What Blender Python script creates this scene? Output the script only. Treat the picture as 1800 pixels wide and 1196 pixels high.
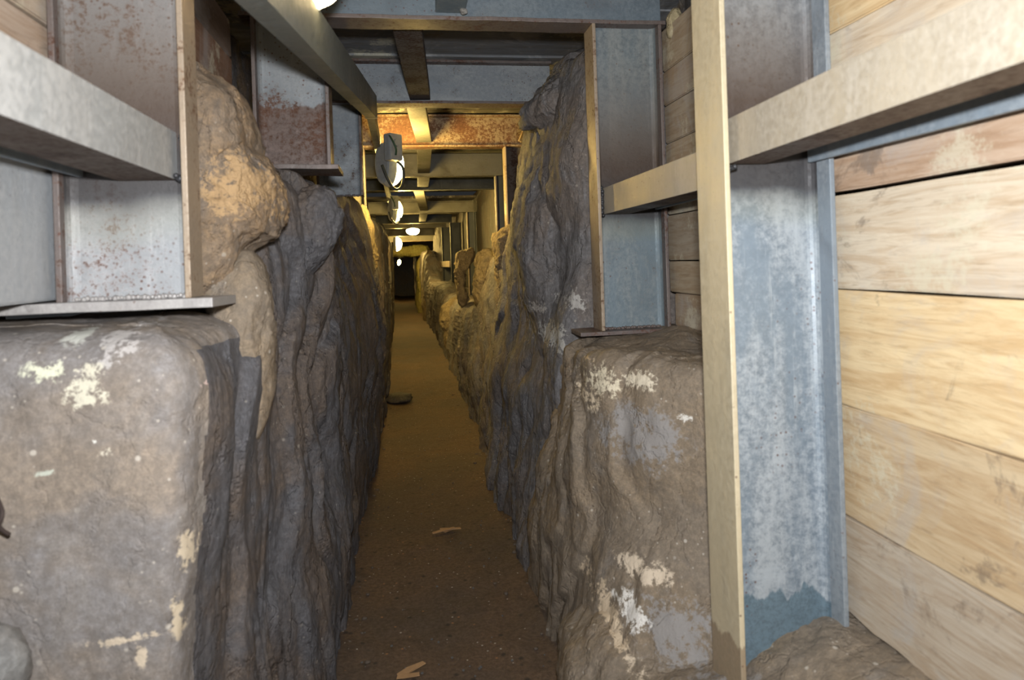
import bpy, bmesh, math, random
import numpy as np
from mathutils import Vector, noise, Matrix

for o in list(bpy.data.objects): bpy.data.objects.remove(o)
S = bpy.context.scene
COL = S.collection

# ---------------------------------------------------------------- camera
cam_d = bpy.data.cameras.new('camera')
cam = bpy.data.objects.new('camera', cam_d); COL.objects.link(cam)
cam_d.sensor_width = 36; cam_d.lens = 24; cam_d.clip_start = .02; cam_d.clip_end = 200
cam_d.shift_y = -138/1800
YAW = math.radians(-8.9); ROLL = -0.033
cam.matrix_world = Matrix.Translation((0, 0, 1.5)) @ Matrix.Rotation(YAW, 4, 'Z') @ Matrix.Rotation(math.pi/2, 4, 'X') @ Matrix.Rotation(ROLL, 4, 'Z')
cam_d.dof.use_dof = True; cam_d.dof.focus_distance = 4.6; cam_d.dof.aperture_fstop = 3.5
S.camera = cam

# ---------------------------------------------------------------- world, flash, exposure
w = bpy.data.worlds.new('world'); S.world = w; w.use_nodes = True
w.node_tree.nodes['Background'].inputs[0].default_value = (.9, .95, 1, 1)
w.node_tree.nodes['Background'].inputs[1].default_value = .02
fl = bpy.data.lights.new('camera_flash', 'AREA'); fl.shape = 'RECTANGLE'; fl.size = .10; fl.size_y = .06
fl.energy = 62; fl.color = (.97, .985, 1.0)
flo = bpy.data.objects.new('camera_flash', fl); COL.objects.link(flo)
flo.matrix_world = Matrix.Translation((.03, .02, 1.66)) @ Matrix.Rotation(YAW, 4, 'Z') @ Matrix.Rotation(math.pi/2, 4, 'X')
S.view_settings.view_transform = 'Standard'; S.view_settings.look = 'None'
S.view_settings.exposure = 0.12; S.view_settings.gamma = 1; S.view_settings.use_curve_mapping = False
LAMP_COL = (1, .68, .19); LAMP_STR = 235

# ---------------------------------------------------------------- pixel -> point
RM = np.array((Matrix.Rotation(YAW, 3, 'Z') @ Matrix.Rotation(math.pi/2, 3, 'X') @ Matrix.Rotation(ROLL, 3, 'Z')))
def at(u, v, X=None, Y=None, Z=None):
    d = RM @ np.array([(u-900)/1200, -(v-460)/1200, -1.])
    if X is not None: t = X/d[0]
    elif Y is not None: t = Y/d[1]
    else: t = (Z-1.5)/d[2]
    return Vector((t*d[0], t*d[1], 1.5+t*d[2]))

# ---------------------------------------------------------------- tagging
def tag(o, label=None, cat=None, group=None, kind=None):
    if label: o['label'] = label
    if cat: o['category'] = cat
    if group: o['group'] = group
    if kind: o['kind'] = kind
    return o
def link_mesh(name, verts, faces, mat, parent=None, smooth=False):
    me = bpy.data.meshes.new(name); me.from_pydata([tuple(v) for v in verts], [], [tuple(f) for f in faces]); me.update()
    if smooth: me.polygons.foreach_set('use_smooth', [True]*len(me.polygons))
    o = bpy.data.objects.new(name, me); COL.objects.link(o)
    if mat: me.materials.append(mat)
    if parent: o.parent = parent
    return o
def empty(name, loc=(0, 0, 0)):
    o = bpy.data.objects.new(name, None); COL.objects.link(o); o.location = loc; o.empty_display_size = .1
    return o
def box_bm(bm, x0, x1, y0, y1, z0, z1, M=None):
    vs = [bm.verts.new((x, y, z)) for x in (x0, x1) for y in (y0, y1) for z in (z0, z1)]
    for f in ((0,1,3,2),(4,6,7,5),(0,4,5,1),(2,3,7,6),(0,2,6,4),(1,5,7,3)): bm.faces.new([vs[i] for i in f])
    if M is not None:
        for v in vs: v.co = M @ v.co
    return vs
def bm_obj(name, bm, mat, parent=None, bevel=0, smooth=False, inv=None):
    bmesh.ops.recalc_face_normals(bm, faces=bm.faces)
    if bevel: bmesh.ops.bevel(bm, geom=list(bm.edges), offset=bevel, segments=2, affect='EDGES', profile=.6)
    me = bpy.data.meshes.new(name); bm.to_mesh(me); bm.free()
    if smooth: me.polygons.foreach_set('use_smooth', [True]*len(me.polygons))
    o = bpy.data.objects.new(name, me); COL.objects.link(o)
    if mat: me.materials.append(mat)
    if parent:
        o.parent = parent
        if inv is not None: o.location = inv
    return o
def box(name, x0, x1, y0, y1, z0, z1, mat, parent=None, bevel=.003):
    bm = bmesh.new(); box_bm(bm, x0, x1, y0, y1, z0, z1)
    return bm_obj(name, bm, mat, parent, bevel)

# ---------------------------------------------------------------- materials
class NT:
    def __init__(s, name):
        s.m = bpy.data.materials.new(name); s.m.use_nodes = True; s.t = s.m.node_tree
        s.bsdf = s.t.nodes['Principled BSDF']; s.tc = s.n('ShaderNodeTexCoord'); s.co = s.tc.outputs['Object']
    def n(s, typ, **kw):
        nd = s.t.nodes.new(typ)
        for k, v in kw.items(): setattr(nd, k, v)
        return nd
    def l(s, a, b): s.t.links.new(a, b)
    def put(s, sock, v):
        if hasattr(v, 'is_output') or isinstance(v, bpy.types.NodeSocket): s.l(v, sock)
        else:
            if isinstance(v, tuple) and len(v) == 3 and sock.type == 'RGBA': v = (*v, 1)
            sock.default_value = v
    def map(s, scale=(1, 1, 1), loc=(0, 0, 0), rot=(0, 0, 0), src=None):
        m = s.n('ShaderNodeMapping'); m.inputs['Scale'].default_value = scale; m.inputs['Rotation'].default_value = rot
        s.put(m.inputs['Location'], loc); s.l(src or s.co, m.inputs['Vector']); return m.outputs[0]
    def noise(s, scale, detail=5, rough=.6, vec=None, dist=0, col=False):
        m = s.n('ShaderNodeTexNoise'); m.inputs['Scale'].default_value = scale; m.inputs['Detail'].default_value = detail
        m.inputs['Roughness'].default_value = rough; m.inputs['Distortion'].default_value = dist; s.l(vec or s.co, m.inputs['Vector'])
        return m.outputs['Color' if col else 'Fac']
    def voro(s, scale, vec=None, feat='F1', out='Distance', rnd=1):
        m = s.n('ShaderNodeTexVoronoi', feature=feat); m.inputs['Scale'].default_value = scale; m.inputs['Randomness'].default_value = rnd
        s.l(vec or s.co, m.inputs['Vector']); return m.outputs[out]
    def ramp(s, f, stops, interp='LINEAR'):
        r = s.n('ShaderNodeValToRGB'); cr = r.color_ramp; cr.interpolation = interp
        rgba = lambda c: (*c, 1) if isinstance(c, tuple) else (c, c, c, 1)
        cr.elements[1].position = stops[-1][0]; cr.elements[1].color = rgba(stops[-1][1])
        cr.elements[0].position = stops[0][0]; cr.elements[0].color = rgba(stops[0][1])
        for p, c in stops[1:-1]: cr.elements.new(p).color = rgba(c)
        s.put(r.inputs[0], f); return r.outputs[0]
    def mr(s, f, a, b, c=0, d=1, smooth=True):
        m = s.n('ShaderNodeMapRange', interpolation_type='SMOOTHSTEP' if smooth else 'LINEAR')
        s.put(m.inputs[0], f); m.inputs[1].default_value = a; m.inputs[2].default_value = b
        m.inputs[3].default_value = c; m.inputs[4].default_value = d; return m.outputs[0]
    def mix(s, f, a, b, mode='MIX'):
        m = s.n('ShaderNodeMix', data_type='RGBA', blend_type=mode)
        s.put(m.inputs[0], f); s.put(m.inputs[6], a); s.put(m.inputs[7], b); return m.outputs[2]
    def math(s, op, a, b=0, c=None, clamp=False):
        m = s.n('ShaderNodeMath', operation=op, use_clamp=clamp); s.put(m.inputs[0], a); s.put(m.inputs[1], b)
        if c is not None: s.put(m.inputs[2], c)
        return m.outputs[0]
    def sep(s, src=None):
        m = s.n('ShaderNodeSeparateXYZ'); s.l(src or s.co, m.inputs[0]); return m.outputs
    def bump(s, h, strength=.5, dist=.01, prev=None):
        b = s.n('ShaderNodeBump'); b.inputs['Strength'].default_value = strength; b.inputs['Distance'].default_value = dist
        s.l(h, b.inputs['Height'])
        if prev is not None: s.l(prev, b.inputs['Normal'])
        return b.outputs[0]
    def done(s, col, rough=.8, nrm=None, metal=0, spec=.3):
        s.put(s.bsdf.inputs['Base Color'], col); s.put(s.bsdf.inputs['Roughness'], rough)
        s.bsdf.inputs['Metallic'].default_value = metal; s.bsdf.inputs['Specular IOR Level'].default_value = spec
        if nrm is not None: s.l(nrm, s.bsdf.inputs['Normal'])
        return s.m

def rock_mat(name, cols, seed=0, deposits=(), stretch=(1, 1, .45), spots=.5, bumpk=1.0, spec=.3, rough=.72, scale=1.0):
    """cols: grey, brown, dark, tint"""
    t = NT(name)
    v = t.map(loc=(seed*3.7, seed*1.3, seed*2.1))
    vs = t.map(scale=stretch, loc=(seed*1.1, 0, seed))
    big = t.noise(2.6*scale, 5, .6, v, .4); mid = t.noise(7*scale, 7, .66, vs, .6); fine = t.noise(55, 6, .7, v)
    gran = t.noise(190, 3, .7, v)
    c = t.mix(t.mr(big, .42, .6), cols[0], cols[1])
    c = t.mix(t.mr(mid, .52, .72, 0, .85), c, cols[3])
    c = t.mix(t.mr(t.noise(11*scale, 6, .7, vs, .8), .5, .7, 0, .75), c, cols[2])
    c = t.mix(t.mr(fine, .3, .75, .0, .55), t.mix(.5, c, cols[2]), c)
    c = t.mix(t.mr(fine, .35, .7, .35, 0), c, tuple(x*.35 for x in cols[2]))
    c = t.mix(t.mr(gran, .35, .7, .25, 0), c, tuple(x*.4 for x in cols[2]))
    # small pale mineral specks
    vd = t.voro(26, v); vc = t.voro(26, v, out='Color')
    rr = t.sep(vc)[0]
    sp = t.math('MULTIPLY', t.mr(vd, .10, .2, 1, 0), t.mr(rr, .86, .9, 0, 1))
    vd2 = t.voro(70, v); rr2 = t.sep(t.voro(70, v, out='Color'))[1]
    sp2 = t.math('MULTIPLY', t.mr(vd2, .14, .3, 1, 0), t.mr(rr2, .9, .94, 0, .8))
    sp = t.math('MULTIPLY', t.math('MAXIMUM', sp, sp2), spots)
    c = t.mix(sp, c, (.55, .50, .43))
    nz = t.noise(15, 6, .72, v, .6)
    for (p, r, colr) in deposits:
        d = t.n('ShaderNodeVectorMath', operation='DISTANCE')
        mp = t.n('ShaderNodeMapping', vector_type='TEXTURE'); mp.inputs['Location'].default_value = tuple(p)
        mp.inputs['Scale'].default_value = (r[0], r[1], r[2]); t.l(t.co, mp.inputs['Vector']); t.l(mp.outputs[0], d.inputs[0])
        d.inputs[1].default_value = (0, 0, 0)
        e = t.math('ADD', t.math('SUBTRACT', 1, d.outputs['Value']), t.math('MULTIPLY', t.math('SUBTRACT', nz, .5), 3.2))
        e = t.math('ADD', e, t.math('MULTIPLY', t.math('SUBTRACT', fine, .5), 3.0))
        near = t.mr(d.outputs['Value'], .8, 1.5, 1, 0)
        c = t.mix(t.math('MULTIPLY', t.mr(e, .1, .55, 0, .92), near), c, colr)
    h = t.math('ADD', t.math('MULTIPLY', t.noise(22, 9, .72, vs, .3), 1.0), t.math('MULTIPLY', t.noise(7, 4, .6, vs, 1.0), 1.2))
    b = t.bump(h, .85*bumpk, .024)
    wn = t.n('ShaderNodeVectorMath', operation='MULTIPLY_ADD'); t.l(t.noise(4, 5, .65, v, 0, True), wn.inputs[0]); wn.inputs[1].default_value = (.22, .22, .4); t.l(v, wn.inputs[2])
    cr = t.voro(7*scale, t.map(scale=(1, 1, stretch[2]*.6), src=wn.outputs[0]), 'DISTANCE_TO_EDGE')
    b = t.bump(t.mr(cr, 0, .035), .55*bumpk, .012, b)
    b = t.bump(t.noise(75, 5, .7, t.map(scale=(1, 1, .5))), .35*bumpk, .006, b)
    b = t.bump(fine, .6*bumpk, .006, b)
    return t.done(c, t.mr(mid, .3, .7, rough-.14, rough+.1), b, 0, spec)

def steel_mat(name, base=(.17, .215, .26), pale=(.42, .45, .47), rustc=(.15, .065, .03), rust=.35, palek=.5, dots=.5,
              burn=None, low=None, seed=0, top_rust=None, dark=.3, rough=.42, hstretch=False):
    t = NT(name)
    v = t.map(loc=(seed*2.3, seed*5.1, seed*.7)); vs = t.map(scale=(1, 1, .22) if not hstretch else (.3, 1, 1), loc=(seed, seed*3, seed))
    a = t.noise(7, 6, .65, vs, .3); b = t.noise(4, 5, .6, v, .5); f = t.noise(60, 6, .75, v); st = t.noise(38, 4, .7, t.map(scale=(1, 1, .12) if not hstretch else (1,1,1), loc=(seed*2, 1, 0)))
    c = t.mix(t.mr(a, .35, .65), base, tuple(x*.72 for x in base))
    c = t.mix(t.math('MULTIPLY', t.mr(t.math('ADD', t.math('MULTIPLY', a, .6), t.math('MULTIPLY', f, .4)), .42, .62), palek), c, pale)
    c = t.mix(t.math('MULTIPLY', t.mr(st, .55, .75), palek*.7), c, pale)
    c = t.mix(t.mr(b, .5, .75, 0, dark), c, (.045, .045, .05))
    z = t.sep()[2]
    if low:       # (z, noise height, colour, strength): a differently worn lower zone with a ragged edge
        zz = t.math('ADD', z, t.math('MULTIPLY', t.math('SUBTRACT', t.noise(5, 5, .6, t.map(scale=(1.6, 1.6, .5), loc=(seed, 0, 0))), .5), low[1]))
        c = t.mix(t.mr(zz, low[0]-.006, low[0]+.006, low[3], 0), c, t.mix(t.mr(f, .35, .7), low[2], tuple(x*.55 for x in low[2])))
    rm = t.math('ADD', t.math('MULTIPLY', b, .45), t.math('MULTIPLY', f, .55))
    lo = .68-.34*rust
    c = t.mix(t.mr(rm, lo, lo+.10, 0, .92), c, t.mix(t.mr(f, .4, .7), rustc, tuple(x*.45 for x in rustc)))
    if dots:
        vd = t.voro(70, v); rr = t.sep(t.voro(70, v, out='Color'))[0]
        m = t.math('MULTIPLY', t.mr(vd, .12, .34, 1, 0), t.mr(rr, 1-.55*dots, 1.02-.5*dots))
        m = t.math('MULTIPLY', m, t.mr(t.noise(3, 3, .5, v), .42, .62))
        c = t.mix(t.math('MULTIPLY', m, .85), c, (.11, .045, .03))
    if burn is not None:   # heat tint left by welding the struts at this height
        zz = t.math('ADD', z, t.math('MULTIPLY', t.math('SUBTRACT', t.noise(4, 3, .5, v), .5), .10))
        k = t.mr(zz, burn-.2, burn+.6, 0, 1, False)
        msk = t.ramp(k, [(0, 0.), (.04, .15), (.10, .45), (.15, .92), (.42, .95), (.6, .75), (.8, .42), (1., .15)])
        bc = t.ramp(k, [(.03, (.26, .26, .15)), (.09, (.17, .16, .11)), (.14, (.04, .036, .036)), (.28, (.032, .025, .023)), (.38, (.065, .042, .03)), (.52, (.095, .065, .045)), (.75, (.14, .11, .085)), (1., (.18, .16, .13))])
        c = t.mix(msk, c, bc)
    bp = t.bump(t.math('ADD', f, t.math('MULTIPLY', rm, .6)), .3, .004)
    return t.done(c, t.mr(rm, .4, .6, rough, rough+.3), bp, .25, .45)

def wood_mat(name, grey=.35, grain_axis='y'):
    t = NT(name)
    oi = t.n('ShaderNodeObjectInfo'); off = t.math('MULTIPLY', oi.outputs['Random'], 40)
    cb = t.n('ShaderNodeCombineXYZ'); t.l(off, cb.inputs[0]); t.l(off, cb.inputs[1]); t.l(off, cb.inputs[2])
    v = t.map(loc=cb.outputs[0])
    sc = (6, .55, 6) if grain_axis == 'y' else (.55, 6, 6)
    vg = t.map(scale=sc, src=v)
    warp = t.noise(2.2, 4, .6, vg, 1.2)
    g1 = t.noise(4.5, 8, .7, vg, 1.6); g2 = t.noise(16, 5, .7, vg, .6)
    wv = t.n('ShaderNodeTexWave', wave_type='RINGS', rings_direction='Y' if grain_axis == 'y' else 'X'); wv.inputs['Scale'].default_value = 1.3
    wv.inputs['Distortion'].default_value = 7; wv.inputs['Detail'].default_value = 3; wv.inputs['Detail Scale'].default_value = .8
    t.l(t.map(scale=(3, .5, 3) if grain_axis == 'y' else (.5, 3, 3), src=v), wv.inputs['Vector'])
    base = oi.outputs['Color']
    dk = t.mix(1, base, (.62, .47, .33), 'MULTIPLY')
    c = t.mix(t.mr(g1, .38, .66, 0, .55), base, dk)
    c = t.mix(t.math('MULTIPLY', wv.outputs['Fac'], .14), c, dk)
    c = t.mix(t.mr(g2, .5, .72, 0, .35), c, t.mix(1, base, (.35, .27, .2), 'MULTIPLY'))
    pt = t.noise(3.2, 6, .65, v, .8)
    c = t.mix(t.mr(pt, .5, .66, 0, grey), c, (.42, .42, .42))
    c = t.mix(t.mr(t.noise(5, 6, .7, t.map(src=v, loc=(9, 2, 4)), .6), .58, .68, 0, .6), c, (.16, .12, .09))
    # pale bloom / flaking patches, sparse
    c = t.mix(t.mr(t.math('ADD', t.math('MULTIPLY', t.noise(2.4, 3, .5, t.map(src=v, loc=(3, 7, 1))), .7), t.math('MULTIPLY', t.noise(40, 5, .7, v), .3)), .55, .62, 0, .55), c, (.62, .58, .44))
    # knots
    vd = t.voro(2.3, t.map(scale=(1, .8, 1.5) if grain_axis == 'y' else (.8, 1, 1.5), src=v))
    c = t.mix(t.mr(vd, .02, .06, .6, 0), c, (.16, .085, .04))
    b = t.bump(t.math('ADD', g1, t.math('MULTIPLY', g2, .6)), .4, .004)
    return t.done(c, .7, b, 0, .25)

def flat_mat(name, col, rough=.5, metal=0, emis=None, strength=0):
    t = NT(name); f = t.noise(40, 4)
    c = t.mix(t.mr(f, .3, .7, 0, .35), col, tuple(x*.6 for x in col))
    t.done(c, rough, t.bump(f, .15, .003), metal, .4)
    if emis: t.bsdf.inputs['Emission Color'].default_value = (*emis, 1); t.bsdf.inputs['Emission Strength'].default_value = strength
    return t.m

GREY = (.165, .165, .175); BROWN = (.20, .145, .105); DARK = (.085, .078, .078); TINT = (.215, .205, .205)
CREAM = (.72, .64, .48)
def dep(u, v, Y, ru, rz, col=CREAM, ry=.5):
    p = at(u, v, Y=Y); return (p, (ru, ry, rz), col)
LIME = (.50, .52, .44)
M_rockL1 = rock_mat('grey_brown_rock_face', ((.29, .28, .285), (.37, .295, .225), (.23, .195, .165), (.36, .335, .31)), 1, [
    dep(80, 655, 1.5, .045, .025, (.66, .66, .50)), dep(190, 610, 1.5, .05, .05, (.47, .44, .42)), dep(150, 680, 1.5, .045, .05, (.62, .58, .46)),
    dep(105, 600, 1.5, .025, .018, (.5, .5, .45)), dep(352, 684, 1.53, .010, .012, (.8, .6, .55)), dep(325, 970, 1.53, .014, .05, (.62, .52, .38)), dep(312, 1080, 1.53, .010, .05, (.6, .5, .36)),
    dep(215, 1125, 1.5, .075, .014, (.58, .48, .36)), dep(247, 1150, 1.5, .012, .03, (.58, .48, .36)), dep(190, 795, 1.5, .018, .012, (.62, .56, .45)), dep(170, 775, 1.5, .008, .008, (.7, .68, .62)), dep(85, 830, 1.5, .02, .01, LIME)],
    stretch=(1, 1, .7), spots=.7, bumpk=.4)
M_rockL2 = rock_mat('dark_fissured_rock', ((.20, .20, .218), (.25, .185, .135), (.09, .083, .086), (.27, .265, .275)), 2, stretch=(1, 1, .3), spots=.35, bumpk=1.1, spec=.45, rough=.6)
M_rockR1 = rock_mat('muddy_brown_rock', ((.32, .255, .185), (.36, .27, .175), (.22, .18, .14), (.29, .265, .24)), 3, [
    dep(1140, 780, 2.05, .12, .11, (.27, .255, .245)), dep(1180, 1090, 1.95, .13, .09, (.28, .265, .255)),
    dep(1095, 690, 2.1, .05, .065), dep(1140, 675, 2.1, .05, .035, (.72, .64, .5)), dep(1078, 730, 2.1, .02, .05, (.75, .62, .45)), dep(1190, 728, 2.1, .02, .018, (.75, .72, .66)),
    dep(1112, 1075, 2.0, .035, .045, (.76, .73, .68)), dep(1140, 1010, 2.0, .07, .03, (.66, .55, .42)), dep(1060, 1060, 2.15, .02, .08, (.60, .48, .34)),
    dep(1070, 645, 2.15, .015, .025, (.7, .5, .3)), dep(995, 775, 2.35, .02, .02, (.62, .42, .26)), dep(1080, 1120, 2.1, .03, .04, (.6, .5, .38))],
    stretch=(1, 1, .7), spots=.7, bumpk=.6)
M_rockR2 = rock_mat('grey_muddy_rock', ((.30, .295, .305), (.33, .27, .225), (.16, .145, .14), (.37, .37, .39)), 4, [
    dep(952, 545, 3.2, .05, .035, (.6, .55, .5)), dep(1000, 530, 3.1, .04, .06, (.55, .53, .5)), dep(975, 590, 3.1, .03, .07, (.5, .48, .44))], stretch=(1, 1, .5), spots=.5)
M_boulder_orange = rock_mat('orange_brown_stone', ((.40, .29, .19), (.46, .29, .14), (.19, .16, .135), (.30, .26, .23)), 5, [dep(430, 330, 1.9, .1, .1, (.5, .33, .17))], spots=.5, bumpk=.9, scale=1.4)
M_stone_gold = rock_mat('pitted_tan_stone', ((.42, .34, .21), (.48, .37, .21), (.15, .11, .07), (.45, .38, .26)), 6, spots=.3, bumpk=1.2)
M_stone_moss = rock_mat('yellow_green_stone', ((.34, .33, .10), (.38, .31, .10), (.15, .13, .05), (.42, .40, .14)), 7, spots=.2)
M_stone_pale = rock_mat('pale_grey_stone', ((.42, .42, .41), (.36, .33, .30), (.25, .24, .23), (.5, .5, .49)), 8, spots=.3)
M_stone_dark = rock_mat('dark_stone', ((.10, .095, .09), (.12, .09, .07), (.05, .045, .04), (.13, .12, .11)), 9, spots=.1)

def floor_mat():
    t = NT('trodden_earth')
    big = t.noise(1.6, 5, .6, None, .4); mid = t.noise(9, 7, .7, None, .3); f = t.noise(60, 6, .75)
    c = t.mix(t.mr(big, .35, .65), (.150, .098, .064), (.112, .084, .064))
    c = t.mix(t.mr(mid, .5, .72, 0, .6), c, (.065, .048, .038))
    c = t.mix(t.mr(f, .35, .65, .6, 0), c, (.05, .035, .026))
    v1 = t.voro(34); r1 = t.sep(t.voro(34, out='Color'))
    c = t.mix(t.math('MULTIPLY', t.mr(v1, .1, .25, 1, 0), t.mr(r1[0], .93, .95)), c, (.30, .15, .07))
    v2 = t.voro(60); r2 = t.sep(t.voro(60, out='Color'))
    c = t.mix(t.math('MULTIPLY', t.mr(v2, .15, .3, 1, 0), t.mr(r2[0], .95, .97)), c, (.42, .38, .33))
    v3 = t.voro(22); r3 = t.sep(t.voro(22, out='Color'))
    c = t.mix(t.math('MULTIPLY', t.mr(v3, .1, .32, .8, 0), t.mr(r3[1], .8, .85)), c, (.035, .03, .028))
    b = t.bump(t.math('ADD', mid, t.math('MULTIPLY', f, .5)), .6, .012)
    return t.done(c, .8, b, 0, .2)
M_floor = floor_mat()

M_steel_F1R = steel_mat('blue_grey_steel_pale_wash', (.20, .25, .30), (.46, .50, .53), rust=.12, palek=.75, dots=.7, burn=1.76, low=(.60, .34, (.15, .22, .27), .95), seed=1, dark=.15)
M_steel_F1L = steel_mat('pale_scaled_steel', (.30, .31, .32), (.52, .52, .53), (.19, .085, .05), rust=.44, palek=.7, dots=1.4, burn=1.76, seed=2, dark=.1)
M_steel_F2R = steel_mat('dull_blue_steel', (.16, .205, .235), (.38, .40, .39), rust=.26, palek=.5, dots=.3, burn=1.76, seed=3, dark=.2)
M_steel_F2L = steel_mat('half_rusted_steel', (.25, .27, .285), (.42, .43, .43), (.17, .075, .04), rust=.42, palek=.5, dots=.6, low=(2.15, .14, (.145, .095, .075), .9), seed=4)
M_beam_F2 = steel_mat('blue_steel_rust_specks', (.15, .19, .225), (.28, .32, .35), rust=.28, palek=.4, dots=.7, seed=5, hstretch=True)
M_beam_F3 = steel_mat('grey_steel_web', (.25, .28, .31), (.44, .46, .47), rust=.36, palek=.6, dots=.8, seed=6, hstretch=True)
M_beam_rust = steel_mat('pitted_rusty_steel', (.26, .20, .13), (.36, .30, .20), (.12, .045, .018), rust=.78, palek=.6, dots=1., seed=7, hstretch=True)
M_beam_far = steel_mat('olive_grey_steel', (.15, .145, .12), (.22, .21, .17), rust=.3, palek=.4, dots=.4, seed=8, hstretch=True)
M_rust = steel_mat('rusty_flange', (.15, .12, .11), (.28, .25, .23), (.15, .065, .035), rust=.55, palek=.3, dots=.4, seed=9)
M_flange_tan = steel_mat('tan_worn_flange', (.34, .27, .20), (.44, .34, .24), (.20, .10, .05), rust=.48, palek=.5, dots=.2, seed=10, dark=.1)
M_flange_cream = steel_mat('cream_painted_flange', (.62, .53, .36), (.70, .63, .47), (.22, .12, .06), rust=.13, palek=.5, dots=.25, low=(.50, .3, (.25, .15, .09), .6), seed=11, dark=.12)
M_flange_grey = steel_mat('grey_outer_flange', (.24, .28, .32), (.45, .48, .5), rust=.22, palek=.5, dots=.4, seed=12)
M_strut = steel_mat('tan_streaked_steel', (.44, .385, .30), (.55, .50, .42), (.24, .16, .09), rust=.12, palek=.6, dots=.2, seed=13, dark=.12, rough=.45)
M_strut_L = steel_mat('pale_grey_steel', (.38, .385, .38), (.54, .53, .51), (.28, .19, .12), rust=.10, palek=.6, dots=.15, seed=14, dark=.1)
M_backbar = steel_mat('blue_grey_bar', (.24, .29, .34), (.4, .44, .47), rust=.15, palek=.5, dots=.2, seed=15)
M_dark_steel = steel_mat('unlit_dark_steel', (.05, .058, .068), (.09, .10, .11), rust=.15, palek=.4, dots=.1, seed=25)  # near-black colour stands in for far steel the lamps leave unlit
M_brown_strut = steel_mat('brown_rust_bar', (.09, .08, .08), (.15, .13, .12), (.06, .03, .02), rust=.6, palek=.3, dots=.2, seed=16, rough=.8)
M_sill = steel_mat('scaled_base_plate', (.34, .32, .31), (.48, .46, .44), (.22, .12, .07), rust=.35, palek=.6, dots=.3, seed=17, hstretch=True)
M_under = steel_mat('rusty_shaded_underside', (.10, .065, .045), (.16, .11, .08), (.06, .03, .02), rust=.5, palek=.3, dots=.1, seed=30)  # rust brown, darkened further to paint in the shade beneath the struts
M_weld = flat_mat('weld_bead', (.06, .06, .065), .45, .5)
M_rail = steel_mat('galvanised_rail', (.13, .145, .14), (.22, .24, .235), rust=.05, palek=.5, dots=.1, seed=18, dark=.3)
M_house = flat_mat('grey_lamp_housing', (.33, .35, .36), .45)
M_cable = flat_mat('dark_cable', (.05, .055, .045), .5)
M_green = flat_mat('green_wire', (.04, .09, .05), .5)
M_glow = flat_mat('lit_lamp_glass', (.9, .8, .6), .3, 0, LAMP_COL, LAMP_STR)
M_glow_far = flat_mat('lit_lamp_glass_strong', (.9, .8, .6), .3, 0, LAMP_COL, LAMP_STR*1.9)
M_glow_near = flat_mat('lit_lamp_glass_warm_white', (.9, .8, .6), .3, 0, (1, .74, .36), 20)
M_board = steel_mat('smooth_whitewashed_board', (.40, .42, .44), (.50, .50, .50), (.3, .22, .16), rust=.1, palek=.6, dots=.1, seed=21, dark=.12)
M_cream = rock_mat('cream_chalky_stone', ((.62, .56, .38), (.66, .55, .33), (.4, .33, .2), (.7, .66, .55)), 10, spots=0)
M_wood = wood_mat('sawn_timber', .35); M_woodx = wood_mat('ceiling_timber', .6, 'x')
M_clod = flat_mat('brown_clod', (.11, .085, .065), .9)
M_bark = flat_mat('dry_bark', (.40, .24, .12), .8)
M_root = flat_mat('dark_root', (.05, .035, .03), .8)

# ---------------------------------------------------------------- rock geometry
def flake(p, a, b, n, sharp=.9):
    t = (noise.noise(Vector((p[0]*1.3+7, p[1]*a, p[2]*b))) + .35*noise.noise(Vector((p[0]*3, p[1]*a*2.6+5, p[2]*b*2.4))))*n
    f = math.floor(t); r = t-f
    s = 0 if r < sharp else (r-sharp)/(1-sharp)
    return (f + s*s*(3-2*s) + .25*r)/n
def ss(a, b, x):
    t = min(1, max(0, (x-a)/(b-a))); return t*t*(3-2*t)
def saw(p, seed):
    """overlapping upright scales of bedrock: each swells along the passage and breaks off at its far edge"""
    tot = 0
    for (f, amp, wz, edge) in ((3.1, .040, 1.1, .05), (7.5, .020, 1.7, .08), (17, .007, 2.4, .12)):
        w = noise.noise(Vector((p[1]*f*.3+seed, p[2]*wz, p[0]*2+f)))*1.5 + noise.noise(Vector((p[1]*f*.9, p[2]*wz*2.8, seed+f)))*.5
        ph = p[1]*f + w + .25*math.sin(p[2]*2.1+f) ; r = ph-math.floor(ph)
        k = ss(-.25, .3, noise.noise(Vector((p[1]*f*.45, p[2]*wz*1.3+3, f+seed*2))))
        e = r**1.6 if r < 1-edge else ((1-edge)**1.6)*(1-(r-1+edge)/edge)
        tot += amp*k*e
    return tot
def disp(p, lump=.05, fl=.06, fa=2.2, fb=.8, fn=4, fine=.006, seed=0, sw=0, swf=None):
    q = Vector((p[0]+seed*3.1, p[1]+seed*1.7, p[2]+seed))
    d = noise.noise(q*2.1)*lump + noise.noise(q*5.3)*lump*.45
    if fl: d += flake(q, fa, fb, fn)*fl + flake(Vector((q[1], q[0]+q[1]*.4, q[2]+.3*q[1])), fa*2.3, fb*1.9, fn)*fl*.4
    if sw: d += saw(p, seed)*sw*(swf(p) if swf else 1)
    d += noise.noise(Vector((q[0]*13, q[1]*13, q[2]*8)))*fine*1.8 + noise.noise(q*31)*fine + noise.noise(q*70)*fine*.45
    return d
def cr_interp(P, t):
    n = len(P); i = min(int(t), n-2); f = t-i
    p0 = P[max(i-1, 0)]; p1 = P[i]; p2 = P[i+1]; p3 = P[min(i+2, n-1)]
    return .5*((2*p1)+(-p0+p2)*f+(2*p0-5*p1+4*p2-p3)*f*f+(-p0+3*p1-3*p2+p3)*f**3)
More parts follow.
